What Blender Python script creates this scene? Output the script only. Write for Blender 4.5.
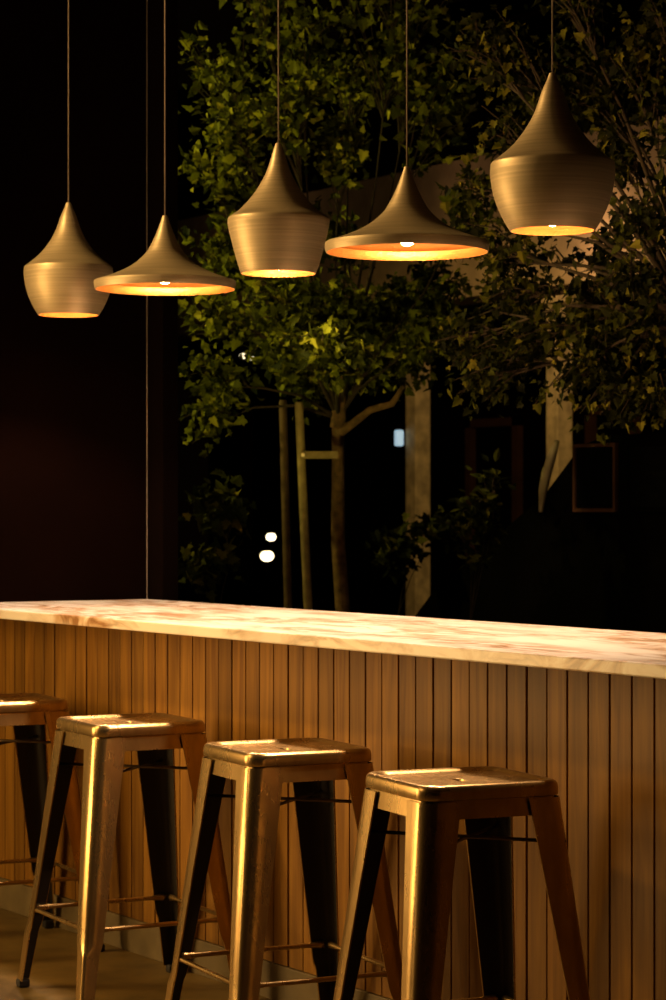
import bpy, bmesh, math, random
from mathutils import Vector, Matrix

scene = bpy.context.scene
for o in list(bpy.data.objects):
    bpy.data.objects.remove(o, do_unlink=True)
COL = scene.collection
PI = math.pi

# ------------------------------------------------------------------ camera
F = 2400.0            # focal length in pixels of the 666x1000 frame
HOR = 512.0           # horizon row
EYE = 1.325
A = math.atan2(1503.0, 2400.0)
SA, CA = math.sin(A), math.cos(A)
cam_d = bpy.data.cameras.new('camera')
cam = bpy.data.objects.new('camera', cam_d)
COL.objects.link(cam)
cam.location = (0, 0, EYE)
cam.rotation_euler = (PI / 2, 0, math.atan2(CA, SA))
cam_d.sensor_fit = 'HORIZONTAL'
cam_d.sensor_width = 24.0
cam_d.lens = F / 666.0 * 24.0
cam_d.shift_y = (HOR - 500.0) / 666.0
cam_d.clip_start = 0.05
cam_d.clip_end = 300
cam_d.dof.use_dof = True
cam_d.dof.focus_distance = 5.6
cam_d.dof.aperture_fstop = 9.0
scene.camera = cam

# ------------------------------------------------------------------ view, world, lights
scene.view_settings.view_transform = 'Standard'
scene.view_settings.look = 'None'
scene.view_settings.gamma = 1.0
scene.view_settings.exposure = 0.0
scene.view_settings.use_curve_mapping = False

w = bpy.data.worlds.new('night_sky')
scene.world = w
w.use_nodes = True
w.node_tree.nodes['Background'].inputs[0].default_value = (1.0, 0.45, 0.18, 1)
w.node_tree.nodes['Background'].inputs[1].default_value = 0.0008

WARM = (1.0, 0.60, 0.22)


def area(name, loc, target, sx, sy, power, color, spread=PI):
    d = bpy.data.lights.new(name, 'AREA')
    d.shape = 'RECTANGLE'; d.size = sx; d.size_y = sy
    d.energy = power; d.color = color; d.spread = spread
    o = bpy.data.objects.new(name, d); COL.objects.link(o)
    o.location = loc
    o.rotation_euler = (Vector(target) - Vector(loc)).to_track_quat('-Z', 'Y').to_euler()
    return o


def spot(name, loc, target, power, color, angle, blend=0.6, size=0.05):
    d = bpy.data.lights.new(name, 'SPOT')
    d.energy = power; d.color = color; d.spot_size = math.radians(angle); d.spot_blend = blend
    d.shadow_soft_size = size
    o = bpy.data.objects.new(name, d); COL.objects.link(o)
    o.location = loc
    o.rotation_euler = (Vector(target) - Vector(loc)).to_track_quat('-Z', 'Y').to_euler()
    return o


# warm light of the room behind and to the left of the bar, then added fill lamps
area('room_light', (-7.4, 1.1, 1.15), (-5.4, 2.3, 0.85), 1.6, 1.5, 98, WARM)
area('cone_fill', (-6.6, -1.2, 3.3), (-5.4, 3.0, 1.9), 1.2, 0.8, 45, WARM)  # added unseen source to brighten the pendant cones
for tx, pw in ((-6.75, 75), (-6.0, 200), (-5.2, 175), (-4.5, 45)):
    spot('panel_fill', (-6.4, -1.6, 1.25), (tx, 3.3, 1.12), pw, WARM, 13.5, 0.5, 0.06)  # added spots shaped to brighten the upper boards only
spot('shade_fill', (-7.0, 1.0, 3.55), (-5.9, 3.35, 2.35), 380, WARM, 66, 0.6, 0.10)  # added spot that lifts the tops of the pendant shades
# added spots without fixtures, out of view, that brighten the trees
spot('tree_fill', (-9.9, 3.2, 3.0), (-8.2, 5.6, 2.6), 150, (1.0, 0.86, 0.16), 100, 0.8, 0.04)
spot('tree_fill', (-7.6, 4.15, 3.5), (-8.2, 5.4, 2.4), 16, (1.0, 0.84, 0.16), 110, 0.8, 0.04)


spot('trunk_fill', (-7.4, 4.15, 1.2), (-8.5, 5.4, 2.15), 20, (1.0, 0.84, 0.16), 60, 0.8, 0.03)  # added low spot to brighten the trunk and lower leaves
spot('post_fill', (-7.75, 4.35, 2.3), (-8.4, 6.1, 1.38), 55, (1.0, 0.72, 0.30), 20, 0.5, 0.04)  # added spot aimed at the windscreen post and the shrub
spot('pillar_fill', (-10.2, 6.9, 3.0), (-12.7, 9.2, 1.6), 120, (1.0, 0.68, 0.22), 60, 0.7, 0.1)  # added spot to make the porch pillars brighter


# ------------------------------------------------------------------ helpers
def at(px, py, z):
    """world point seen at image pixel (px,py), z metres in front of the camera"""
    cx = (px - 333.0) / F * z
    return Vector((SA * cx - CA * z, CA * cx + SA * z, EYE - (py - HOR) / F * z))


def at_y(px, py, Y):
    k = CA * (px - 333.0) / F + SA
    return at(px, py, Y / k)


def mesh_obj(name, verts, faces, mat, parent=None, smooth=False):
    me = bpy.data.meshes.new(name)
    me.from_pydata([tuple(v) for v in verts], [], faces)
    me.update()
    if smooth:
        me.polygons.foreach_set('use_smooth', [True] * len(me.polygons))
    o = bpy.data.objects.new(name, me)
    COL.objects.link(o)
    if mat: me.materials.append(mat)
    if parent: o.parent = parent
    return o


def bm_obj(name, bm, mat, parent=None, smooth=False, angle=None):
    bmesh.ops.recalc_face_normals(bm, faces=bm.faces)
    me = bpy.data.meshes.new(name)
    if smooth:
        for f in bm.faces: f.smooth = True
        if angle:
            for e in bm.edges:
                if len(e.link_faces) == 2 and e.calc_face_angle(0) > math.radians(angle):
                    e.smooth = False
    bm.to_mesh(me); bm.free()
    o = bpy.data.objects.new(name, me)
    COL.objects.link(o)
    if mat: me.materials.append(mat)
    if parent: o.parent = parent
    return o


def box(bm, x0, x1, y0, y1, z0, z1, bev=0.0):
    r = bmesh.ops.create_cube(bm, size=1.0)
    vs = r['verts']
    for v in vs:
        v.co = Vector(((x0 + x1) / 2 + v.co.x * (x1 - x0), (y0 + y1) / 2 + v.co.y * (y1 - y0),
                       (z0 + z1) / 2 + v.co.z * (z1 - z0)))
    if bev > 0:
        es = {e for v in vs for e in v.link_edges}
        bmesh.ops.bevel(bm, geom=list(es), offset=bev, segments=2, affect='EDGES', profile=0.5)


def boxo(name, dims, mat, parent=None, bev=0.0):
    bm = bmesh.new(); box(bm, *dims, bev=bev)
    return bm_obj(name, bm, mat, parent)


def tube(bm, pts, radii, seg=8, cap=True):
    pts = [Vector(p) for p in pts]
    if not isinstance(radii, (list, tuple)): radii = [radii] * len(pts)
    rings = []
    n = len(pts)
    d0 = (pts[1] - pts[0]).normalized()
    up = Vector((0, 0, 1)) if abs(d0.z) < 0.9 else Vector((1, 0, 0))
    u = d0.cross(up).normalized()
    for i, p in enumerate(pts):
        d = (pts[min(i + 1, n - 1)] - pts[max(i - 1, 0)]).normalized()
        u = (u - d * u.dot(d)).normalized()
        v = d.cross(u)
        rings.append([bm.verts.new(p + (u * math.cos(2 * PI * k / seg) + v * math.sin(2 * PI * k / seg)) * radii[i])
                      for k in range(seg)])
    for a, b in zip(rings[:-1], rings[1:]):
        for k in range(seg):
            bm.faces.new((a[k], a[(k + 1) % seg], b[(k + 1) % seg], b[k]))
    if cap:
        bm.faces.new(rings[0][::-1]); bm.faces.new(rings[-1])


def lathe(bm, prof, seg=64, close=False):
    """prof: list of (r, z)"""
    rings = []
    for r, z in prof:
        if r < 1e-5:
            rings.append([bm.verts.new((0, 0, z))])
        else:
            rings.append([bm.verts.new((r * math.cos(2 * PI * k / seg), r * math.sin(2 * PI * k / seg), z)) for k in range(seg)])
    pairs = list(zip(rings[:-1], rings[1:]))
    if close: pairs.append((rings[-1], rings[0]))
    for a, b in pairs:
        for k in range(seg):
            k2 = (k + 1) % seg
            if len(a) == 1 and len(b) == 1: continue
            if len(a) == 1: bm.faces.new((a[0], b[k], b[k2]))
            elif len(b) == 1: bm.faces.new((a[k], a[k2], b[0]))
            else: bm.faces.new((a[k], a[k2], b[k2], b[k]))


def smooth_prof(pts, n=6):
    """Catmull-Rom through profile points"""
    out = []
    P = [pts[0]] + list(pts) + [pts[-1]]
    for i in range(1, len(P) - 2):
        p0, p1, p2, p3 = P[i - 1], P[i], P[i + 1], P[i + 2]
        for k in range(n):
            t = k / n
            out.append(tuple(0.5 * ((2 * p1[j]) + (-p0[j] + p2[j]) * t + (2 * p0[j] - 5 * p1[j] + 4 * p2[j] - p3[j]) * t * t
                             + (-p0[j] + 3 * p1[j] - 3 * p2[j] + p3[j]) * t ** 3) for j in (0, 1)))
    out.append(tuple(pts[-1]))
    return out


def thing(name, label, cat, loc=(0, 0, 0), rz=0.0, group=None):
    o = bpy.data.objects.new(name, None)
    o.empty_display_size = 0.1
    COL.objects.link(o)
    o.location = loc; o.rotation_euler = (0, 0, rz)
    o['label'] = label; o['category'] = cat
    if group: o['group'] = group
    return o


def tag(o, label, cat, group=None):
    o['label'] = label; o['category'] = cat
    if group: o['group'] = group
    return o


def struct(o):
    o['kind'] = 'structure'
    return o


def dup(root, loc, rz, label):
    r = root.copy(); COL.objects.link(r); r.location = loc; r.rotation_euler = (0, 0, rz); r['label'] = label
    for ch in list(root.children):
        c = ch.copy(); COL.objects.link(c); c.parent = r
        for g in list(ch.children):
            d = g.copy(); COL.objects.link(d); d.parent = c
    return r


# ------------------------------------------------------------------ materials
def mat_new(name):
    m = bpy.data.materials.new(name); m.use_nodes = True
    nt = m.node_tree
    return m, nt, nt.nodes['Principled BSDF']


def simple(name, col, rough=0.6, metal=0.0, noise=0.0, nscale=20.0, bump=0.0, spec=None):
    m, nt, b = mat_new(name)
    b.inputs['Base Color'].default_value = (*col, 1)
    b.inputs['Roughness'].default_value = rough
    b.inputs['Metallic'].default_value = metal
    if spec is not None: b.inputs['Specular IOR Level'].default_value = spec
    if noise > 0 or bump > 0:
        tc = nt.nodes.new('ShaderNodeTexCoord')
        n = nt.nodes.new('ShaderNodeTexNoise'); n.inputs['Scale'].default_value = nscale
        n.inputs['Detail'].default_value = 6
        nt.links.new(tc.outputs['Object'], n.inputs['Vector'])
        if noise > 0:
            r = nt.nodes.new('ShaderNodeValToRGB')
            r.color_ramp.elements[0].position = 0.3; r.color_ramp.elements[1].position = 0.7
            r.color_ramp.elements[0].color = (*[c * (1 - noise) for c in col], 1)
            r.color_ramp.elements[1].color = (*[min(1, c * (1 + noise)) for c in col], 1)
            nt.links.new(n.outputs['Fac'], r.inputs['Fac'])
            nt.links.new(r.outputs['Color'], b.inputs['Base Color'])
        if bump > 0:
            bp = nt.nodes.new('ShaderNodeBump'); bp.inputs['Strength'].default_value = bump
            bp.inputs['Distance'].default_value = 0.01
            nt.links.new(n.outputs['Fac'], bp.inputs['Height'])
            nt.links.new(bp.outputs['Normal'], b.inputs['Normal'])
    return m


def emit(name, col, strength):
    m, nt, b = mat_new(name)
    b.inputs['Base Color'].default_value = (*col, 1)
    b.inputs['Emission Color'].default_value = (*col, 1)
    b.inputs['Emission Strength'].default_value = strength
    return m


def mat_steel():
    m, nt, b = mat_new('raw_steel')
    tc = nt.nodes.new('ShaderNodeTexCoord')
    mp = nt.nodes.new('ShaderNodeMapping'); mp.inputs['Scale'].default_value = (9, 9, 3)
    n = nt.nodes.new('ShaderNodeTexNoise'); n.inputs['Scale'].default_value = 1.5; n.inputs['Detail'].default_value = 7
    nt.links.new(tc.outputs['Object'], mp.inputs['Vector']); nt.links.new(mp.outputs['Vector'], n.inputs['Vector'])
    r = nt.nodes.new('ShaderNodeValToRGB')
    r.color_ramp.elements[0].position = 0.32; r.color_ramp.elements[1].position = 0.68
    r.color_ramp.elements[0].color = (0.38, 0.25, 0.095, 1)
    r.color_ramp.elements[1].color = (0.70, 0.49, 0.21, 1)
    nt.links.new(n.outputs['Fac'], r.inputs['Fac']); nt.links.new(r.outputs['Color'], b.inputs['Base Color'])
    mr = nt.nodes.new('ShaderNodeMapRange')
    mr.inputs['To Min'].default_value = 0.36; mr.inputs['To Max'].default_value = 0.2
    nt.links.new(n.outputs['Fac'], mr.inputs['Value']); nt.links.new(mr.outputs['Result'], b.inputs['Roughness'])
    b.inputs['Metallic'].default_value = 0.92
    n2 = nt.nodes.new('ShaderNodeTexNoise'); n2.inputs['Scale'].default_value = 14; n2.inputs['Detail'].default_value = 2
    nt.links.new(tc.outputs['Object'], n2.inputs['Vector'])
    bp = nt.nodes.new('ShaderNodeBump'); bp.inputs['Strength'].default_value = 0.05; bp.inputs['Distance'].default_value = 0.01
    nt.links.new(n2.outputs['Fac'], bp.inputs['Height']); nt.links.new(bp.outputs['Normal'], b.inputs['Normal'])
    return m


def mat_brass(name, col, rough, metal=1.0, dimple=False):
    m, nt, b = mat_new(name)
    tc = nt.nodes.new('ShaderNodeTexCoord')
    mp = nt.nodes.new('ShaderNodeMapping'); mp.inputs['Scale'].default_value = (4, 4, 260)
    n = nt.nodes.new('ShaderNodeTexNoise'); n.inputs['Scale'].default_value = 1.0; n.inputs['Detail'].default_value = 3
    nt.links.new(tc.outputs['Object'], mp.inputs['Vector']); nt.links.new(mp.outputs['Vector'], n.inputs['Vector'])
    r = nt.nodes.new('ShaderNodeValToRGB')
    r.color_ramp.elements[0].position = 0.25; r.color_ramp.elements[1].position = 0.75
    r.color_ramp.elements[0].color = (*[c * 0.82 for c in col], 1)
    r.color_ramp.elements[1].color = (*[min(1, c * 1.15) for c in col], 1)
    nt.links.new(n.outputs['Fac'], r.inputs['Fac']); nt.links.new(r.outputs['Color'], b.inputs['Base Color'])
    b.inputs['Metallic'].default_value = metal
    b.inputs['Roughness'].default_value = rough
    bp = nt.nodes.new('ShaderNodeBump')
    if dimple:
        v = nt.nodes.new('ShaderNodeTexVoronoi'); v.inputs['Scale'].default_value = 150
        nt.links.new(tc.outputs['Object'], v.inputs['Vector'])
        bp.inputs['Strength'].default_value = 0.35; bp.inputs['Distance'].default_value = 0.002
        nt.links.new(v.outputs['Distance'], bp.inputs['Height'])
    else:
        bp.inputs['Strength'].default_value = 0.08; bp.inputs['Distance'].default_value = 0.002
        nt.links.new(n.outputs['Fac'], bp.inputs['Height'])
    nt.links.new(bp.outputs['Normal'], b.inputs['Normal'])
    return m


def mat_wood(name, c0, c1, scale=(40, 40, 2.2), rough=0.5):
    m, nt, b = mat_new(name)
    geo = nt.nodes.new('ShaderNodeNewGeometry')
    tc = nt.nodes.new('ShaderNodeTexCoord')
    sc = nt.nodes.new('ShaderNodeVectorMath'); sc.operation = 'SCALE'; sc.inputs[0].default_value = (13.0, 7.0, 31.0)
    nt.links.new(geo.outputs['Random Per Island'], sc.inputs['Scale'])
    ad = nt.nodes.new('ShaderNodeVectorMath'); ad.operation = 'ADD'
    nt.links.new(tc.outputs['Object'], ad.inputs[0]); nt.links.new(sc.outputs['Vector'], ad.inputs[1])
    mp = nt.nodes.new('ShaderNodeMapping'); mp.inputs['Scale'].default_value = scale
    nt.links.new(ad.outputs['Vector'], mp.inputs['Vector'])
    n = nt.nodes.new('ShaderNodeTexNoise'); n.inputs['Scale'].default_value = 1.0; n.inputs['Detail'].default_value = 8
    n.inputs['Distortion'].default_value = 0.6
    nt.links.new(mp.outputs['Vector'], n.inputs['Vector'])
    r = nt.nodes.new('ShaderNodeValToRGB')
    r.color_ramp.elements[0].position = 0.3; r.color_ramp.elements[1].position = 0.7
    r.color_ramp.elements[0].color = (*c0, 1); r.color_ramp.elements[1].color = (*c1, 1)
    nt.links.new(n.outputs['Fac'], r.inputs['Fac'])
    hs = nt.nodes.new('ShaderNodeHueSaturation')
    mr = nt.nodes.new('ShaderNodeMapRange'); mr.inputs['To Min'].default_value = 0.72; mr.inputs['To Max'].default_value = 1.25
    nt.links.new(geo.outputs['Random Per Island'], mr.inputs['Value'])
    nt.links.new(mr.outputs['Result'], hs.inputs['Value'])
    nt.links.new(r.outputs['Color'], hs.inputs['Color']); nt.links.new(hs.outputs['Color'], b.inputs['Base Color'])
    b.inputs['Roughness'].default_value = rough
    b.inputs['Specular IOR Level'].default_value = 0.25
    bp = nt.nodes.new('ShaderNodeBump'); bp.inputs['Strength'].default_value = 0.1; bp.inputs['Distance'].default_value = 0.003
    nt.links.new(n.outputs['Fac'], bp.inputs['Height']); nt.links.new(bp.outputs['Normal'], b.inputs['Normal'])
    return m


def mat_marble():
    m, nt, b = mat_new('veined_marble')
    tc = nt.nodes.new('ShaderNodeTexCoord')
    mp = nt.nodes.new('ShaderNodeMapping')
    mp.inputs['Scale'].default_value = (1.6, 5.0, 5.0)
    mp.inputs['Rotation'].default_value = (0, 0, math.radians(-8))
    nt.links.new(tc.outputs['Object'], mp.inputs['Vector'])
    n1 = nt.nodes.new('ShaderNodeTexNoise'); n1.inputs['Scale'].default_value = 2.2; n1.inputs['Detail'].default_value = 9
    n1.inputs['Distortion'].default_value = 1.2
    nt.links.new(mp.outputs['Vector'], n1.inputs['Vector'])
    # thin veins: |noise-0.5| small
    s = nt.nodes.new('ShaderNodeMath'); s.operation = 'SUBTRACT'; s.inputs[1].default_value = 0.5
    ab = nt.nodes.new('ShaderNodeMath'); ab.operation = 'ABSOLUTE'
    nt.links.new(n1.outputs['Fac'], s.inputs[0]); nt.links.new(s.outputs[0], ab.inputs[0])
    r = nt.nodes.new('ShaderNodeValToRGB')
    r.color_ramp.elements[0].position = 0.0; r.color_ramp.elements[0].color = (0.26, 0.13, 0.05, 1)
    r.color_ramp.elements[1].position = 0.11; r.color_ramp.elements[1].color = (0.84, 0.78, 0.70, 1)
    e = r.color_ramp.elements.new(0.035); e.color = (0.52, 0.34, 0.20, 1)
    nt.links.new(ab.outputs[0], r.inputs['Fac'])
    n2 = nt.nodes.new('ShaderNodeTexNoise'); n2.inputs['Scale'].default_value = 1.3; n2.inputs['Detail'].default_value = 4
    nt.links.new(mp.outputs['Vector'], n2.inputs['Vector'])
    r2 = nt.nodes.new('ShaderNodeValToRGB')
    r2.color_ramp.elements[0].position = 0.36; r2.color_ramp.elements[1].position = 0.56
    mx = nt.nodes.new('ShaderNodeMix'); mx.data_type = 'RGBA'
    mx.inputs['A'].default_value = (0.84, 0.78, 0.68, 1)
    nt.links.new(n2.outputs['Fac'], r2.inputs['Fac'])
    nt.links.new(r2.outputs['Color'], mx.inputs['Factor']); nt.links.new(r.outputs['Color'], mx.inputs['B'])
    nt.links.new(mx.outputs['Result'], b.inputs['Base Color'])
    b.inputs['Roughness'].default_value = 0.3
    return m


def mat_floor():
    m, nt, b = mat_new('worn_floor')
    tc = nt.nodes.new('ShaderNodeTexCoord')
    n = nt.nodes.new('ShaderNodeTexNoise'); n.inputs['Scale'].default_value = 3.5; n.inputs['Detail'].default_value = 10
    n.inputs['Roughness'].default_value = 0.65
    nt.links.new(tc.outputs['Object'], n.inputs['Vector'])
    r = nt.nodes.new('ShaderNodeValToRGB')
    r.color_ramp.elements[0].position = 0.3; r.color_ramp.elements[0].color = (0.08, 0.052, 0.012, 1)
    r.color_ramp.elements[1].position = 0.75; r.color_ramp.elements[1].color = (0.27, 0.175, 0.045, 1)
    nt.links.new(n.outputs['Fac'], r.inputs['Fac']); nt.links.new(r.outputs['Color'], b.inputs['Base Color'])
    b.inputs['Roughness'].default_value = 0.5
    return m


def mat_leaf(name, dark, light, odd):
    m, nt, b = mat_new(name)
    geo = nt.nodes.new('ShaderNodeNewGeometry')
    r = nt.nodes.new('ShaderNodeValToRGB')
    r.color_ramp.elements[0].color = (*dark, 1); r.color_ramp.elements[1].color = (*odd, 1)
    e = r.color_ramp.elements.new(0.5); e.color = (*[c * .35 for c in light], 1)
    e = r.color_ramp.elements.new(0.82); e.color = (*light, 1)
    nt.links.new(geo.outputs['Random Per Island'], r.inputs['Fac'])
    nt.links.new(r.outputs['Color'], b.inputs['Base Color'])
    b.inputs['Roughness'].default_value = 0.65
    b.inputs['Specular IOR Level'].default_value = 0.12
    tr = nt.nodes.new('ShaderNodeBsdfTranslucent')
    nt.links.new(r.outputs['Color'], tr.inputs['Color'])
    mx = nt.nodes.new('ShaderNodeMixShader'); mx.inputs[0].default_value = 0.3
    out = nt.nodes['Material Output']
    nt.links.new(b.outputs[0], mx.inputs[1]); nt.links.new(tr.outputs[0], mx.inputs[2]); nt.links.new(mx.outputs[0], out.inputs[0])
    return m


M_STEEL = mat_steel()
M_STEEL_DK = simple('dark_steel', (0.16, 0.12, 0.08), 0.4, 0.9, 0.3, 12)
M_INNER = simple('inner_shade_steel', (0.02, 0.014, 0.008), 0.5, 0.3)  # steel with the dark of the leg hollows put into its colour
M_RUBBER = simple('rubber', (0.012, 0.010, 0.008), 0.7)
M_BRASS = mat_brass('brushed_brass', (0.52, 0.42, 0.25), 0.46, 0.5)
M_BRASS_IN = mat_brass('hammered_gold', (0.80, 0.42, 0.15), 0.42, 1.0, True)
M_CORD = simple('fabric_cord', (0.22, 0.17, 0.13), 0.7)
M_BULB = emit('lit_bulb', (1.0, 0.62, 0.26), 260.0)
M_WOOD = mat_wood('oiled_teak', (0.135, 0.057, 0.006), (0.28, 0.137, 0.017))
M_WOODCORE = simple('dark_board', (0.03, 0.014, 0.006), 0.8)
M_PLINTH = simple('plinth_stone', (0.15, 0.11, 0.045), 0.6, 0, 0.25, 9)
M_MARBLE = mat_marble()
M_FLOOR = mat_floor()
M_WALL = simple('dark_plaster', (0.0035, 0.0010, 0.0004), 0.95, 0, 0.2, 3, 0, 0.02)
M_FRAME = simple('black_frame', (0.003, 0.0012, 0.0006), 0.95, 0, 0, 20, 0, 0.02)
M_TRIM = simple('corner_trim', (0.40, 0.33, 0.28), 0.35, 0.9)
M_CEIL = simple('ceiling_paint', (0.05, 0.035, 0.025), 0.8, 0, 0.1, 2)
M_BARK = simple('bark', (0.17, 0.09, 0.035), 0.9, 0, 0.5, 30, 0.8)
M_BARK_SHADE = simple('shaded_bark', (0.035, 0.02, 0.008), 0.9, 0, 0.4, 30)  # bark darkened in colour for the shade inside the canopy
M_STAKE = simple('stake_wood', (0.11, 0.06, 0.025), 0.8, 0, 0.35, 25)
M_STAKE_PALE = simple('pale_stake_wood', (0.26, 0.18, 0.075), 0.8, 0, 0.3, 25)
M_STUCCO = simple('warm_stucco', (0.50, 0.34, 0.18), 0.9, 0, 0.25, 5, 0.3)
M_PILLAR = simple('sandstone', (0.50, 0.36, 0.19), 0.85, 0, 0.35, 12, 0.4)
M_DARKDOOR = simple('door_brown', (0.10, 0.035, 0.015), 0.6, 0, 0.3, 6)
M_PAVE = simple('paving', (0.05, 0.042, 0.035), 0.9, 0, 0.3, 4)
M_PAINT = simple('dark_car_paint', (0.002, 0.0015, 0.001), 0.95, 0, 0, 20, 0, 0.02)
M_GLASSDK = simple('dark_glass', (0.004, 0.004, 0.005), 0.08)
M_CREAM = simple('cream_paint', (0.55, 0.42, 0.26), 0.5)
M_CHROME = simple('chrome', (0.75, 0.62, 0.42), 0.3, 1.0)
M_LEAF = mat_leaf('leaf_green', (0.012, 0.018, 0.002), (0.25, 0.27, 0.012), (0.60, 0.55, 0.05))
M_LEAF_B = mat_leaf('leaf_shaded', (0.006, 0.008, 0.001), (0.065, 0.072, 0.005), (0.24, 0.21, 0.02))  # leaf green with shade put into the colour, for right tree and shrubs

# ------------------------------------------------------------------ room
XL, YB = -7.53, 3.945        # left wall, window wall
CEIL = 3.7
WT = .06
struct(boxo('floor', (XL - .1, 3.0, -3.0, YB + .1, -0.1, 0.0), M_FLOOR))
struct(boxo('ceiling', (XL - .1, 3.0, -3.0, YB + .2, CEIL, CEIL + .1), M_CEIL))
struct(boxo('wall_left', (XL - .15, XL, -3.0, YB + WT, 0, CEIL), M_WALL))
struct(boxo('wall_front', (XL, 3.0, -3.1, -3.0, 0, CEIL), M_WALL))
struct(boxo('wall_right', (3.0, 3.1, -3.0, YB + .2, 0, CEIL), M_WALL))
WT = .06
XP = at_y(178, 300, YB + WT).x
bm = bmesh.new()                                     # window wall: pier, sill wall, header, far pier
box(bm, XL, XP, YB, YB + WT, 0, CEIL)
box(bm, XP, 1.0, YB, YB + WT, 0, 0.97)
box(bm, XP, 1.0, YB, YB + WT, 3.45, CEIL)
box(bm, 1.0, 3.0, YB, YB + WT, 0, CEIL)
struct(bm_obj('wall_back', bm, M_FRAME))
bm = bmesh.new(); tube(bm, [(XL + .008, YB - .008, 1.02), (XL + .008, YB - .008, CEIL)], 0.0020, 8)
struct(bm_obj('trim_1', bm, M_TRIM))

# ------------------------------------------------------------------ bar: worktop and timber front
YF, CT, CTH = 3.13, 1.018, 0.030
X1 = -1.2
bm = bmesh.new(); box(bm, XL + .001, X1, YF, YB - .001, CT - CTH, CT, bev=0.004)
tag(bm_obj('countertop', bm, M_MARBLE), 'long white marble bar top with brown veins, glowing under the pendants', 'countertop')

YPAN = 3.325
bar = thing('bar_counter', 'timber bar base of narrow vertical boards on a low stone plinth', 'bar counter', ((XL + X1) / 2, YPAN + .2, 0))
ox, oy = bar.location.x, bar.location.y
bm = bmesh.new()
x = XL + .004; rnd = random.Random(3)
while x < X1 - .1:
    wd = 0.0765
    dy = rnd.uniform(-.0012, .0012)
    box(bm, x + .0028 - ox, x + wd - .0028 - ox, YPAN + dy - oy, YPAN + .016 - oy, 0.101, CT - CTH - .001, bev=0.0015)
    x += wd
bm_obj('board_panel', bm, M_WOOD, bar)
boxo('core', (XL + .002 - ox, X1 - .1 - ox, YPAN + .016 - oy, YB - .05 - oy, 0.0, CT - CTH - .001), M_WOODCORE, bar)
boxo('plinth', (XL + .002 - ox, X1 - .1 - ox, YPAN - .006 - oy, YPAN + .0155 - oy, 0.0, 0.10), M_PLINTH, bar, bev=.002)


# ------------------------------------------------------------------ bar stools
def rsq(hw, r, n=10):
    """rounded square outline, counter-clockwise"""
    out = []
    for i, (sx, sy) in enumerate(((1, 1), (-1, 1), (-1, -1), (1, -1))):
        for k in range(n):
            a = i * PI / 2 + (k / (n - 1)) * PI / 2
            out.append((sx * (hw - r) + r * math.cos(a), sy * (hw - r) + r * math.sin(a)))
    return out


def slot(a, b, n=10):
    pts = []
    for i in range(4):
        for k in range(n):
            t = i * PI / 2 + (k / (n - 1)) * PI / 2
            # superellipse-ish slot
            c, s = math.cos(t), math.sin(t)
            pts.append((math.copysign(abs(c) ** 0.7, c) * a, math.copysign(abs(s) ** 0.9, s) * b))
    return pts


SH = 0.757
FTC = 0.243


def seat_bm():
    bm = bmesh.new()
    H = SH
    spec = [  # half width, corner radius, z
        (.1600, .036, H - .072), (.1615, .037, H - .072), (.1575, .037, H - .034), (.1600, .037, H - .0325),
        (.1640, .038, H - .0315), (.1650, .039, H - .0285), (.1650, .039, H - .016), (.1640, .039, H - .009),
        (.1615, .038, H - .004), (.1570, .037, H - .0008), (.1520, .036, H), (.1470, .034, H - .0008),
        (.1430, .033, H - .0035), (.1400, .032, H - .0065), (.1370, .031, H - .0080), (.1200, .028, H - .0090),
        (.0900, .022, H - .0095)]
    rings = []
    for hw, r, z in spec:
        rings.append([bm.verts.new((px, py, z)) for px, py in rsq(hw, r)])
    for a, b, z in ((.030, .014, H - .0095), (.0275, .0115, H - .0105), (.0265, .0105, H - .014)):
        rings.append([bm.verts.new((px, py, z)) for px, py in slot(a, b)])
    n = len(rings[0])
    for a, b in zip(rings[:-1], rings[1:]):
        for k in range(n):
            bm.faces.new((a[k], a[(k + 1) % n], b[(k + 1) % n], b[k]))
    bmesh.ops.remove_doubles(bm, verts=bm.verts, dist=1e-5)
    return bm


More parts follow.
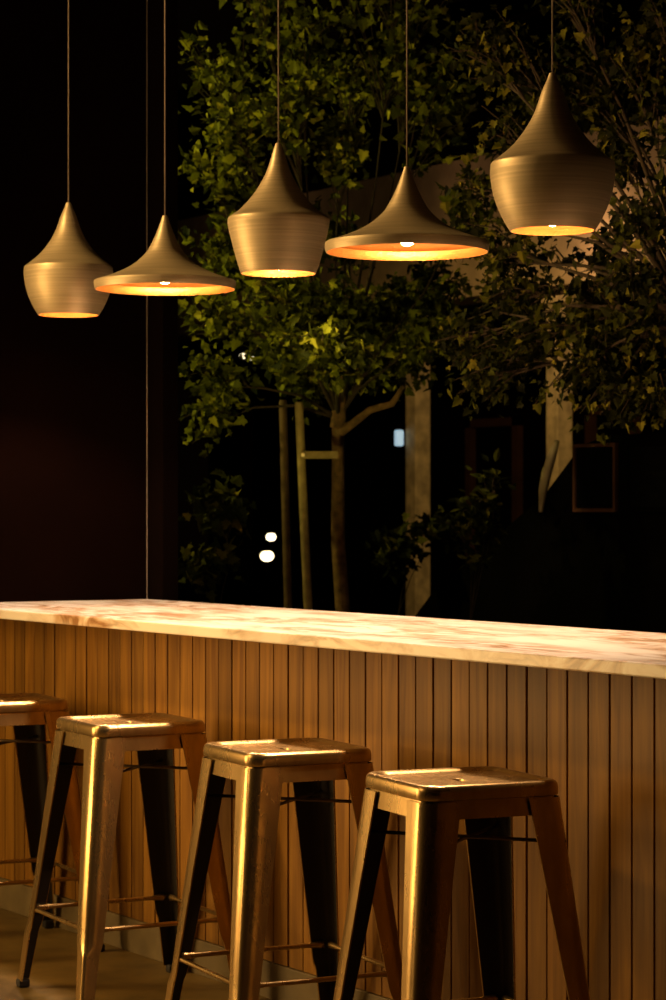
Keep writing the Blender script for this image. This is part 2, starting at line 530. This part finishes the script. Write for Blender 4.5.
def leg_bm(sx, sy):
    """bent sheet leg: L section with rounded nose that narrows to the foot"""
    bm = bmesh.new()
    N = 8
    levels = [(SH - .036, 0), (SH - .05, 0), (SH - .12, 0), (.55, 0), (.45, 0), (.35, 0), (.27, 0), (.225, 0), (.19, 0), (.175, .3),
              (.163, .85), (.155, 1), (.12, 1), (.06, 1), (.020, 1)]
    ztop = SH - .036
    rows = []
    for z, tip in levels:
        t = (ztop - z) / ztop
        cor = .1655 + (FTC - .1655) * t                   # outer corner of the leg
        fl = .086 - .045 * t - (0.006 * tip)               # flange width
        R = (.034 - .012 * t) * (1 - tip) + .010 * tip
        R = min(R, fl - .004)
        prof = []
        prof.append((cor - .004, cor - fl))                # inner return lip
        prof.append((cor, cor - fl))
        prof.append((cor, cor - R - (fl - R) * .45))
        for k in range(N + 1):
            a = k / N * PI / 2
            rr = R
            # two pressed grooves either side of the nose
            dent = 0.0
            if tip < 1 and z < .62:
                dent = .0022 * (1 - tip) * (math.exp(-((k / N - .18) / .09) ** 2) + math.exp(-((k / N - .82) / .09) ** 2))
            prof.append((cor - R + (rr - dent) * math.cos(a), cor - R + (rr - dent) * math.sin(a)))
        prof.append((cor - R - (fl - R) * .45, cor))
        prof.append((cor - fl, cor)); prof.append((cor - fl, cor - .004))
        th = .0016
        inner = []
        m = len(prof)
        for i, p in enumerate(prof):
            q0 = Vector(prof[max(i - 1, 0)]); q1 = Vector(prof[min(i + 1, m - 1)])
            d = (q1 - q0).normalized()
            inner.append((p[0] - d.y * th, p[1] + d.x * th))
        loop = prof + inner[::-1]
        rows.append([bm.verts.new((sx * a, sy * b, z)) for a, b in loop])
    n = len(rows[0])
    for a, b in zip(rows[:-1], rows[1:]):
        for k in range(n):
            f = bm.faces.new((a[k], a[(k + 1) % n], b[(k + 1) % n], b[k]))
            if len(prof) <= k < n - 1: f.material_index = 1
    bm.faces.new(rows[0]); bm.faces.new(rows[-1][::-1])
    return bm


def cor_at(z):
    t = (SH - .036 - z) / (SH - .036)
    return .1655 + (FTC - .1655) * t


def make_stool(label, loc, rz):
    t = thing('bar_stool', label, 'bar stool', loc, rz, 'steel bar stools in front of the bar')
    bm_obj('seat', seat_bm(), M_STEEL, t, smooth=True, angle=40)
    for sx in (-1, 1):
        for sy in (-1, 1):
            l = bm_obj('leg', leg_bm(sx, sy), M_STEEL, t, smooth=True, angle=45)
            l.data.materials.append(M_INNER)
            bm = bmesh.new()
            c = FTC
            bx0, bx1 = sorted((sx * (c + .001), sx * (c - .032)))
            by0, by1 = sorted((sy * (c + .001), sy * (c - .032)))
            box(bm, bx0, bx1, by0, by1, 0.0, 0.024, bev=.006)
            f = bm_obj('foot', bm, M_RUBBER, l)
            f['label'] = 'black rubber foot'
    z = .222
    c = cor_at(z) - .010
    for i in range(4):                                            # foot rails between neighbouring legs
        a = Vector(((-c + .012, c - .012)[0], -c, z)); b = Vector((c - .012, -c, z))
        bm = bmesh.new()
        a2 = a.lerp(b, .12); b2 = a.lerp(b, .88)
        tube(bm, [a, a.lerp(b, .03), a2, b2, a.lerp(b, .97), b], [.009, .010, .0062, .0062, .010, .009], 10)
        bmesh.ops.rotate(bm, verts=bm.verts, cent=(0, 0, 0), matrix=Matrix.Rotation(i * PI / 2, 3, 'Z'))
        bm_obj('foot_rail', bm, M_STEEL, t, smooth=True)
    z = .622
    c = cor_at(z) - .010
    for s in (-1, 1):                                             # crossed braces below the seat
        bm = bmesh.new()
        dz = .004 * s
        tube(bm, [(-c, -c * s, z + dz), (0, 0, z + dz), (c, c * s, z + dz)], .0042, 8)
        bm_obj('brace', bm, M_STEEL_DK, t, smooth=True)
    return t


first = make_stool('raw steel bar stool furthest left, cut off by the picture edge', (-6.76, 3.04, 0), math.radians(-6))
dup(first, (-5.89, 3.03, 0), math.radians(-4.5), 'second bar stool from the left, whole pressed steel seat, first full stool')
dup(first, (-5.02, 3.01, 0), math.radians(-7), 'third bar stool from the left, between the second stool and the nearest stool')
dup(first, (-4.24, 2.98, 0), math.radians(-9), 'nearest and rightmost bar stool, right side and rear legs dark in shade')

# ------------------------------------------------------------------ pendant lamps
FAT = smooth_prof([(.0065, .310), (.011, .297), (.0207, .275), (.036, .232), (.055, .198), (.080, .167), (.108, .143), (.1195, .1345)], 5) + \
    smooth_prof([(.1215, .1315), (.1228, .116), (.1210, .096), (.1160, .070), (.107, .044), (.0945, .018), (.0830, 0.0)], 4)
STOUT = smooth_prof([(.0065, .307), (.012, .292), (.0265, .245), (.045, .208), (.066, .178), (.092, .150), (.112, .136), (.1185, .131)], 5) + \
    smooth_prof([(.1200, .128), (.1200, .118), (.1165, .100), (.1090, .070), (.1000, .036), (.0920, .010), (.0880, 0.0)], 4)
WIDE = smooth_prof([(.0065, .186), (.011, .172), (.0240, .138), (.036, .113), (.052, .088), (.085, .060), (.125, .040), (.160, .0275), (.1760, .0225)], 5) + \
    [(.1795, .0205), (.1800, .017), (.1790, .006), (.1770, 0.0)]


SPOT_W = 44.0
LK = 1.17            # lamps hang over the front half of the bar top


def make_pendant(kind, prof, px, zdepth, ybase, label, bulb_z):
    zdepth *= LK; ybase = EYE + (ybase - EYE) * LK; prof = [(a * LK, b_ * LK) for a, b_ in prof]
    cx = (px - 333.0) / F * zdepth
    X, Y = SA * cx - CA * zdepth, CA * cx + SA * zdepth
    t = thing('pendant_lamp', label, 'pendant lamp', (X, Y, ybase), 0, 'brass pendant lamps above the bar')
    th = .0022
    top = prof[0][1]
    bm = bmesh.new()
    lathe(bm, [(0, top + .001), (.0045, top + .001)] + list(prof) + [(prof[-1][0] - th, 0.0)], 96)
    bm_obj('shade', bm, M_BRASS, t, smooth=True, angle=35)
    inner = [(max(r - th, .002), z - (.0 if z < .03 else .001)) for r, z in prof]
    bm = bmesh.new(); lathe(bm, inner, 96)
    o = bm_obj('lining', bm, M_BRASS_IN, t, smooth=True, angle=35); o['label'] = 'hammered gold lining'
    # socket and bulb
    bm = bmesh.new(); lathe(bm, [(0, bulb_z + .095), (.012, bulb_z + .09), (.015, bulb_z + .055), (.015, bulb_z + .022), (0, bulb_z + .022)], 24)
    bm_obj('socket', bm, M_STEEL_DK, t, smooth=True, angle=30)
    bm = bmesh.new()
    br = .022
    lathe(bm, [(0, bulb_z + .030), (.010, bulb_z + .028)] + [(br * math.sin(a), bulb_z + br * math.cos(a)) for a in [PI * k / 12 for k in range(2, 12)]] + [(0, bulb_z - br)], 24)
    o = bm_obj('bulb', bm, M_BULB, t, smooth=True); o['label'] = 'glowing bulb'
    ld = bpy.data.lights.new('lamp_light', 'SPOT')
    ld.energy = SPOT_W; ld.color = (1.0, 0.68, 0.46); ld.spot_size = math.radians(125); ld.spot_blend = 0.5; ld.shadow_soft_size = .03
    lo = bpy.data.objects.new('lamp_light', ld); COL.objects.link(lo); lo.parent = t; lo.location = (0, 0, -.006)
    bm = bmesh.new(); tube(bm, [(0, 0, top), (0, 0, CEIL - .03 - ybase)], .0021, 8)
    bm_obj('cord', bm, M_CORD, t, smooth=True)
    bm = bmesh.new(); lathe(bm, [(0, CEIL - .035 - ybase), (.045, CEIL - .033 - ybase), (.05, CEIL - .028 - ybase), (.05, CEIL - .001 - ybase), (0, CEIL - .001 - ybase)], 32)
    bm_obj('ceiling_rose', bm, M_BRASS, t, smooth=True, angle=30)
    return t


make_pendant('fat', FAT, 68.5, 6.62, 1.868, 'urn-shaped brass pendant lamp furthest left, hanging before the black wall', .032)
make_pendant('wide', WIDE, 165, 6.08, 1.889, 'smaller wide flared brass pendant lamp, second from left', .038)
make_pendant('stout', STOUT, 278.5, 5.65, 1.886, 'middle brass pendant lamp, urn with straight tapering lower body', .032)
make_pendant('wide', WIDE, 407, 5.24, 1.892, 'larger wide flared brass pendant lamp with gold rim, second from right', .038)
make_pendant('fat', FAT, 552.5, 4.72, 1.878, 'largest and highest urn-shaped brass pendant lamp, furthest right', .032)

# ------------------------------------------------------------------ outside ground and facade
struct(boxo('ground', (-80, 6, YB + .2, 70, -0.12, -0.02), M_PAVE))

FY = 9.0
b = thing('porch_building', 'stucco building with porch across the way, mostly dark behind the foliage', 'building', (-14, FY, -0.02))
bx, by, bz = b.location


def brect(x0, x1, y0, y1, z0, z1):
    return (x0 - bx, x1 - bx, y0 - by, y1 - by, z0 - bz, z1 - bz)


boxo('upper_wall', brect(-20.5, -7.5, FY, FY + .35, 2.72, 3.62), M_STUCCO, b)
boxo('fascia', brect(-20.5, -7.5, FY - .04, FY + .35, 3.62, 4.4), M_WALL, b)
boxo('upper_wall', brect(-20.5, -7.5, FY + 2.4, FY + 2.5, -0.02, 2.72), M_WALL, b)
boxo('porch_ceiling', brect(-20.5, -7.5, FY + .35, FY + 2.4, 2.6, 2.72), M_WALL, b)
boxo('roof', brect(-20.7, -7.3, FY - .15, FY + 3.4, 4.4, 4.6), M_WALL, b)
for px, hw in ((416.5, .062), (558, .060)):
    p = at_y(px, 400, FY + .1)
    bm = bmesh.new()
    box(bm, p.x - hw - bx, p.x + hw - bx, .05, .05 + 2 * hw, 0, 2.72 - bz, bev=.008)
    box(bm, p.x - hw - .03 - bx, p.x + hw + .03 - bx, .02, .08 + 2 * hw, 2.62 - bz, 2.72 - bz, bev=.006)
    box(bm, p.x - hw - .03 - bx, p.x + hw + .03 - bx, .02, .08 + 2 * hw, 0, .18, bev=.006)
    bm_obj('pillar', bm, M_PILLAR, b)
# dark porch doors with brown frames
for pxa, pxb, ztop in ((470, 522, 2.1), (590, 640, 2.15)):
    xa, xb = at_y(pxa, 400, FY + 2.38).x, at_y(pxb, 400, FY + 2.38).x
    bm = bmesh.new()
    for q in ((xa, xa + .07, 0, ztop), (xb - .07, xb, 0, ztop), (xa, xb, ztop - .07, ztop), (xa, xb, .9, .98)):
        box(bm, q[0] - bx, q[1] - bx, 2.33, 2.39, q[2] + .001, q[3])
    bm_obj('door_frame', bm, M_DARKDOOR, b)

# added point lights without bodies that brighten patches of the pale wall
for px, py, off, pw in ((570, 240, .3, 5.5), (415, 190, .45, .9), (215, 205, .5, .8), (650, 205, .4, .8)):
    d = bpy.data.lights.new('facade_fill', 'POINT'); d.energy = pw; d.color = (1.0, 0.62, 0.34); d.shadow_soft_size = .05
    o = bpy.data.objects.new('facade_fill', d); COL.objects.link(o); o.location = at_y(px, py, FY - off)


# ------------------------------------------------------------------ small lights far away
def post_lamp(px, py, z, r, col, st, label):
    p = at(px, py, z)
    t = thing('garden_lamp', label, 'lamp', (p.x, p.y, -.02), 0)
    h = p.z + .02
    bm = bmesh.new(); tube(bm, [(0, 0, 0), (0, 0, h - r * .8)], r * .35, 8); bm_obj('post', bm, M_FRAME, t)
    bm = bmesh.new(); lathe(bm, [(0, h - r)] + [(r * 1.25 * math.sin(PI * k / 10), h - r * math.cos(PI * k / 10)) for k in range(1, 10)] + [(0, h + r)], 16)
    bm_obj('globe', bm, emit('lamp_globe', col, st), t, smooth=True)
    bm = bmesh.new(); lathe(bm, [(0, h + r * 1.5), (r * .9, h + r * 1.1), (r * 1.5, h + r * .9), (0, h + r * .9)], 16); bm_obj('cap', bm, M_FRAME, t)


post_lamp(243, 356, 15.5, .018, (1, .8, .5), 2.2, 'tiny lit street lamp at the left, twin on the left, among leaves')
post_lamp(251, 357, 15.5, .022, (1, .8, .5), 2.2, 'tiny lit street lamp at the left, twin on the right, among leaves')
post_lamp(271, 537, 12.5, .022, (1, .85, .55), 3.0, 'low garden lamp left of the stakes, upper one with smaller glow')
post_lamp(267, 556, 11.8, .028, (1, .80, .45), 3.5, 'low garden lamp left of the stakes, lower one just above the bar top')
p = at_y(399, 438, FY)
t = thing('wall_lantern', 'small bluish white lantern hanging beside the left pillar', 'lantern', p)
bm = bmesh.new()
box(bm, -.026, .026, -.026, .026, -.055, .055, bev=.012)
bm_obj('lantern_glass', bm, emit('blue_white', (.55, .8, 1.0), 0.55), t)
bm = bmesh.new(); lathe(bm, [(0, .085), (.02, .075), (.045, .056), (0, .056)], 12); bm_obj('lantern_cap', bm, M_FRAME, t)
bm = bmesh.new(); tube(bm, [(0, 0, .08), (0, .06, .12), (.1, .11, .12)], .006, 6); bm_obj('hook', bm, M_FRAME, t)

# ------------------------------------------------------------------ parked van
vx0 = at_y(541, 500, 6.35).x
van = thing('parked_van', 'dark van parked outside right of the pillars, only its windscreen post catching light', 'van', (vx0, 7.2, -.02))
prof = [(-1.05, .35), (-1.10, .62), (-1.02, .88), (-.80, 1.00), (-.12, 1.30), (.0, 1.40), (.22, 1.63), (.42, 1.67), (3.0, 1.69), (3.25, 1.60), (3.35, .9), (3.35, .35)]
bm = bmesh.new()
L = [bm.verts.new((x, -.85, z)) for x, z in prof]; R_ = [bm.verts.new((x, .85, z)) for x, z in prof]
bm.faces.new(L); bm.faces.new(R_[::-1])
n = len(prof)
for k in range(n): bm.faces.new((L[k], L[(k + 1) % n], R_[(k + 1) % n], R_[k]))
bmesh.ops.bevel(bm, geom=[e for e in bm.edges], offset=.04, segments=2, affect='EDGES')
bm_obj('body', bm, M_PAINT, van, smooth=True, angle=30)
q = [at_y(px, py, 6.33) - van.location for px, py in ((541, 512), (543, 490), (547, 472), (552, 455), (557, 441))]
bm = bmesh.new(); tube(bm, q, [.010, .020, .022, .020, .012], 10)
bm_obj('windscreen_post', bm, M_CREAM, van, smooth=True)['label'] = 'light cream windscreen post'
bm = bmesh.new()
vs = [bm.verts.new(v) for v in ((.0, -.72, 1.42), (.0, .72, 1.42), (.20, .68, 1.62), (.20, -.68, 1.62))]
bm.faces.new(vs); r = bmesh.ops.extrude_face_region(bm, geom=bm.faces[:]); bmesh.ops.translate(bm, verts=[v for v in r['geom'] if isinstance(v, bmesh.types.BMVert)], vec=(-.02, 0, .015))
bm_obj('windscreen', bm, M_GLASSDK, van)
wa, wb = (at_y(px, 450, 6.35).x - vx0 for px in (578, 616))
for xa, xb in ((wa, wb), (wb + .1, wb + .9), (wb + 1.0, 3.0)):
    fr = boxo('side_window', (xa, xb, -.862, -.845, 1.36, 1.62), M_GLASSDK, van, bev=.006)
    bm = bmesh.new()
    for q in ((xa - .015, xb + .015, 1.62, 1.635), (xa - .015, xb + .015, 1.345, 1.36), (xa - .015, xa, 1.36, 1.62), (xb, xb + .015, 1.36, 1.62)):
        box(bm, q[0], q[1], -.868, -.848, q[2], q[3])
    bm_obj('window_frame', bm, M_DARKDOOR if xa == wa else M_PAINT, fr)
for wx in (-.45, 2.6):
    for sy in (-1, 1):
        bm = bmesh.new()
        tube(bm, [(wx, sy * .72, .33), (wx, sy * .74, .33), (wx, sy * .86, .33), (wx, sy * .88, .33)], [.29, .33, .33, .29], 28)
        bm_obj('wheel', bm, M_RUBBER, van)


# ------------------------------------------------------------------ trees and shrubs
LOBED = [(0, 0), (.16, -.10), (.42, -.06), (.36, .16), (.52, .34), (.30, .40), (.24, .62), (.0, 1.0),
         (-.24, .62), (-.30, .40), (-.52, .34), (-.36, .16), (-.42, -.06), (-.16, -.10)]
OVAL = [(0, 0), (.16, .18), (.22, .42), (.15, .72), (0, 1.0), (-.15, .72), (-.22, .42), (-.16, .18)]


def add_leaf(V, Fc, p, size, dirv, nrm, shape):
    """one leaf: outline + folded midrib, as a fan around the middle"""
    d = dirv.normalized()
    n = (nrm - d * nrm.dot(d))
    n = n.normalized() if n.length > 1e-4 else d.orthogonal().normalized()
    s = d.cross(n)
    base = len(V)
    V.append(p + d * (.36 * size) - n * (.03 * size))
    for a, b_ in shape:
        V.append(p + s * (a * size) + d * (b_ * size) + n * ((abs(a) * .28 - .12 * b_ * b_) * size))
    m = len(shape)
    for k in range(m):
        Fc.append((base, base + 1 + k, base + 1 + (k + 1) % m))


def rvec(rn):
    while True:
        v = Vector((rn.uniform(-1, 1), rn.uniform(-1, 1), rn.uniform(-1, 1)))
        if 0.05 < v.length < 1: return v.normalized()


def make_tree(name, label, cat, root, fork, clusters, mat, seed, trunk_r, shape=LOBED, size=(.02, .056), trunk_pts=None, droop=.3, limbs=True):
    """clusters: (centre, radius vector, leaf count)"""
    rn = random.Random(seed)
    t = thing(name, label, cat, root)
    R0 = Vector(root)
    bm = bmesh.new()
    tp = trunk_pts or [R0, R0.lerp(fork, .35) + Vector((.01, .02, 0)), R0.lerp(fork, .7) - Vector((.015, 0, 0)), fork]
    tube(bm, [Vector(q) - R0 for q in tp], [trunk_r * (1 - .3 * k / (len(tp) - 1)) for k in range(len(tp))], 12)
    bm_obj('trunk' if limbs else 'stem', bm, M_BARK, t, smooth=True)
    V, Fc = [], []
    bmb = bmesh.new()
    for c, rad, cnt in clusters:
        c = Vector(c)
        mid = fork.lerp(c, .5) + Vector((rn.uniform(-.08, .08), rn.uniform(-.08, .08), rn.uniform(.0, .12)))
        L_ = (c - fork).length
        r0 = trunk_r * (.26 if L_ > .5 else .22)
        tube(bmb, [fork - R0, fork.lerp(mid, .5) + Vector((0, 0, .03)) - R0, mid - R0, c - R0], [r0, r0 * .7, r0 * .45, r0 * .15], 7)
        ntw = max(3, cnt // 16)
        for k in range(ntw):
            dv = rvec(rn)
            tip = c + Vector((dv.x * rad[0], dv.y * rad[1], dv.z * rad[2])) * rn.uniform(.45, 1.0)
            st = mid.lerp(c, rn.uniform(.3, 1.0))
            b1 = st.lerp(tip, .5) + Vector((0, 0, rn.uniform(0, .06)))
            tube(bmb, [st - R0, b1 - R0, tip - R0], [.0045, .003, .0012], 4, cap=False)
            per = max(1, cnt // ntw)
            for j in range(per):
                f = rn.uniform(.25, 1.0)
                q = (st.lerp(b1, f * 2) if f < .5 else b1.lerp(tip, f * 2 - 1)) + rvec(rn) * rn.uniform(0, .10)
                dd = rvec(rn) + Vector((0, 0, -droop)) + (tip - st).normalized() * .5
                nn = rvec(rn) + Vector((.25, -.35, .55))
                add_leaf(V, Fc, q - R0, size[0] + (size[1] - size[0]) * rn.random() ** 1.6, dd, nn, shape)
    bm_obj('branches', bmb, M_BARK_SHADE, t, smooth=True)
    mesh_obj('foliage', V, Fc, mat, t)
    return t


def cl(px, py, z, rpx, rpy, cnt):
    r = rpx / F * z; rv = rpy / F * z
    return (at(px, py, z), (r, r, rv), int(cnt * 1.7))


base = at(345, 600, 10.0); base.z = -.02
fork = at(338, 418, 10.0)
cA = [cl(235, 205, 10.1, 35, 22, 120), cl(300, 225, 10.1, 40, 22, 150), cl(265, 235, 10.0, 40, 22, 150), cl(215, 60, 9.9, 50, 55, 170), cl(235, 130, 9.8, 55, 50, 260), cl(290, 90, 9.6, 45, 40, 200), cl(300, 30, 9.9, 60, 40, 170),
      cl(200, 170, 10.0, 30, 25, 80), cl(350, 60, 10.2, 50, 50, 190), cl(340, 140, 9.8, 35, 40, 190), cl(420, 50, 10.0, 50, 50, 200),
      cl(450, 100, 9.7, 35, 40, 130), cl(210, 260, 10.1, 40, 35, 170), cl(220, 320, 9.8, 45, 35, 200), cl(280, 300, 9.6, 55, 40, 340),
      cl(330, 310, 9.9, 50, 35, 300), cl(270, 345, 10.1, 50, 30, 260), cl(215, 385, 9.9, 38, 35, 170), cl(205, 430, 10.0, 30, 28, 100),
      cl(340, 370, 10.2, 50, 28, 240), cl(395, 310, 10.2, 50, 35, 280), cl(440, 290, 10.4, 45, 35, 240), cl(410, 365, 10.4, 45, 28, 240),
      cl(345, 240, 10.4, 40, 30, 160), cl(335, 360, 9.7, 50, 28, 260), cl(320, 335, 9.5, 50, 25, 200), cl(430, 335, 10.0, 45, 30, 200), cl(280, 210, 10.6, 55, 40, 170), cl(300, 385, 10.3, 30, 22, 110), cl(250, -40, 10.0, 90, 40, 250),
      cl(400, -40, 10.0, 90, 40, 250), cl(470, 200, 10.0, 30, 45, 120)]
make_tree('street_tree', 'young tree with slim brown trunk and broad lobed leaves, centre left outside the window', 'tree', base, fork, cA, M_LEAF, 11, .036)

baseB = at(705, 600, 7.9); baseB.z = -.02
forkB = at(700, 330, 7.9)
cB = [cl(590, 268, 8.4, 28, 16, 70), cl(555, 262, 8.5, 16, 12, 30), cl(460, 235, 8.6, 28, 30, 90), cl(500, 262, 8.5, 30, 20, 100), cl(622, 160, 8.3, 32, 28, 110), cl(470, 190, 8.5, 24, 24, 70), cl(580, 330, 8.3, 40, 24, 90), cl(615, 245, 8.3, 28, 20, 60), cl(540, 90, 8.4, 45, 45, 150), cl(590, 80, 8.3, 45, 45, 160), cl(660, 20, 8.2, 50, 50, 160), cl(460, 30, 8.4, 35, 45, 100), cl(500, 50, 8.4, 50, 50, 170), cl(580, 40, 8.4, 50, 50, 150), cl(640, 70, 8.2, 40, 50, 120), cl(500, 130, 8.5, 35, 45, 130),
      cl(610, 130, 8.4, 40, 40, 120), cl(640, 215, 7.8, 40, 25, 120), cl(630, 280, 7.8, 45, 35, 140), cl(575, 300, 8.2, 35, 25, 70),
      cl(500, 300, 8.5, 35, 35, 170), cl(520, 350, 8.4, 45, 30, 210), cl(480, 380, 8.5, 40, 30, 190), cl(590, 360, 8.1, 40, 32, 170),
      cl(640, 340, 8.0, 40, 35, 170), cl(640, 405, 8.0, 40, 26, 170), cl(600, 415, 8.1, 35, 18, 90), cl(550, -40, 8.4, 90, 40, 220),
      cl(520, 225, 8.3, 25, 40, 60), cl(680, 150, 8.0, 40, 80, 200), cl(560, 395, 8.2, 30, 18, 60), cl(455, 345, 8.6, 30, 30, 130)]
make_tree('street_tree', 'second tree reaching in from the right with drooping leaves in a shade-darkened colour', 'tree', baseB, forkB, cB, M_LEAF_B, 23, .05, LOBED, (.016, .046), droop=.6)

# forked branch of the first tree is thick and bare below the leaves
# (joins the trunk at the fork and bends up to the right)
tree = [o for o in bpy.data.objects if o.name == 'street_tree'][0]
bm = bmesh.new()
tube(bm, [fork - base + Vector((0, 0, -.06)), at(352, 424, 9.98) - base, at(370, 410, 9.95) - base, at(392, 404, 9.9) - base, at(404, 386, 9.9) - base], [.026, .018, .015, .014, .011], 10)
bm_obj('branch', bm, M_BARK, tree, smooth=True)
bm = bmesh.new()
tube(bm, [fork - base + Vector((0, 0, -.04)), at(340, 395, 10) - base, at(345, 370, 10) - base, at(340, 300, 10) - base], [.034, .026, .024, .015], 10)
bm_obj('branch', bm, M_BARK, tree, smooth=True)

for px, py, z, rp, top, cnt, seed, label, sh, mt in (
        (470, 520, 10.0, 30, 470, 150, 5, 'small sparse shrub with yellowish leaves right of the left pillar', OVAL, M_LEAF_B),
        (215, 510, 9.6, 28, 470, 110, 6, 'dim low shrub in the bottom left corner of the window', LOBED, M_LEAF_B),
        (398, 550, 11.0, 26, 520, 110, 8, 'dark shrub growing around the foot of the left pillar', LOBED, M_LEAF_B)):
    g = at(px, py, z); g.z = -.02
    fk = Vector((g.x, g.y, .85))
    if seed == 5:
        cs = [cl(495, 485, z, 16, 18, 40), cl(478, 515, z, 28, 18, 70), cl(455, 530, z, 22, 14, 50), cl(485, 548, z, 20, 14, 30)]
    elif seed == 6:
        cs = [cl(px, py, z, rp, 30, cnt), cl(px - 8, py + 60, z, rp, 20, 60)]
    else:
        cs = [cl(px, py, z, rp, 22, cnt), cl(px + 22, py - 22, z, 16, 12, 30)]
    make_tree('shrub', label, 'shrub', g, fk, cs, mt, seed, .012, sh, (.035, .07), limbs=False)


# ------------------------------------------------------------------ tree stakes
def stake(px0, py0, px1, z, r, mat, label, grp='wooden stakes beside the slim tree trunk', bar=False):
    a = at(px0, py0, z)
    bpt = at(px1, 605, z)
    k = (-.02 - a.z) / (bpt.z - a.z)
    g = a + (bpt - a) * k
    t = thing('tree_stake', label, 'stake', g, 0, grp)
    bm = bmesh.new(); tube(bm, [(0, 0, 0), (a - g) * .5, a - g - Vector((0, 0, .01)), a - g], [r, r, r, r * .8], 14)
    bm_obj('post', bm, mat, t, smooth=True, angle=40)
    if bar:
        bm = bmesh.new()
        p0, p1 = at(300, 455, z - .045) - g, at(338, 455, z - .045) - g
        d = (p1 - p0).normalized(); u = Vector((0, 0, 1)); v = d.cross(u)
        q = [bm.verts.new(p + u * su * .015 + v * sv * .008) for p in (p0, p1) for su, sv in ((-1, -1), (1, -1), (1, 1), (-1, 1))]
        for f in ((0, 1, 2, 3), (7, 6, 5, 4), (0, 4, 5, 1), (1, 5, 6, 2), (2, 6, 7, 3), (3, 7, 4, 0)): bm.faces.new([q[i] for i in f])
        bm_obj('cross_bar', bm, M_STAKE_PALE, t)
        bm = bmesh.new(); tube(bm, [at(303, 455, z - .07) - g, at(303, 455, z - .05) - g], .008, 10); bm_obj('bolt', bm, M_CHROME, t)
    return t


stake(299, 402, 308, 9.80, .018, M_STAKE_PALE, 'pale wooden tree stake with a cross bar to the trunk', bar=True)
stake(283, 400, 288, 10.1, .017, M_STAKE, 'dark brown wooden tree stake furthest from the trunk')
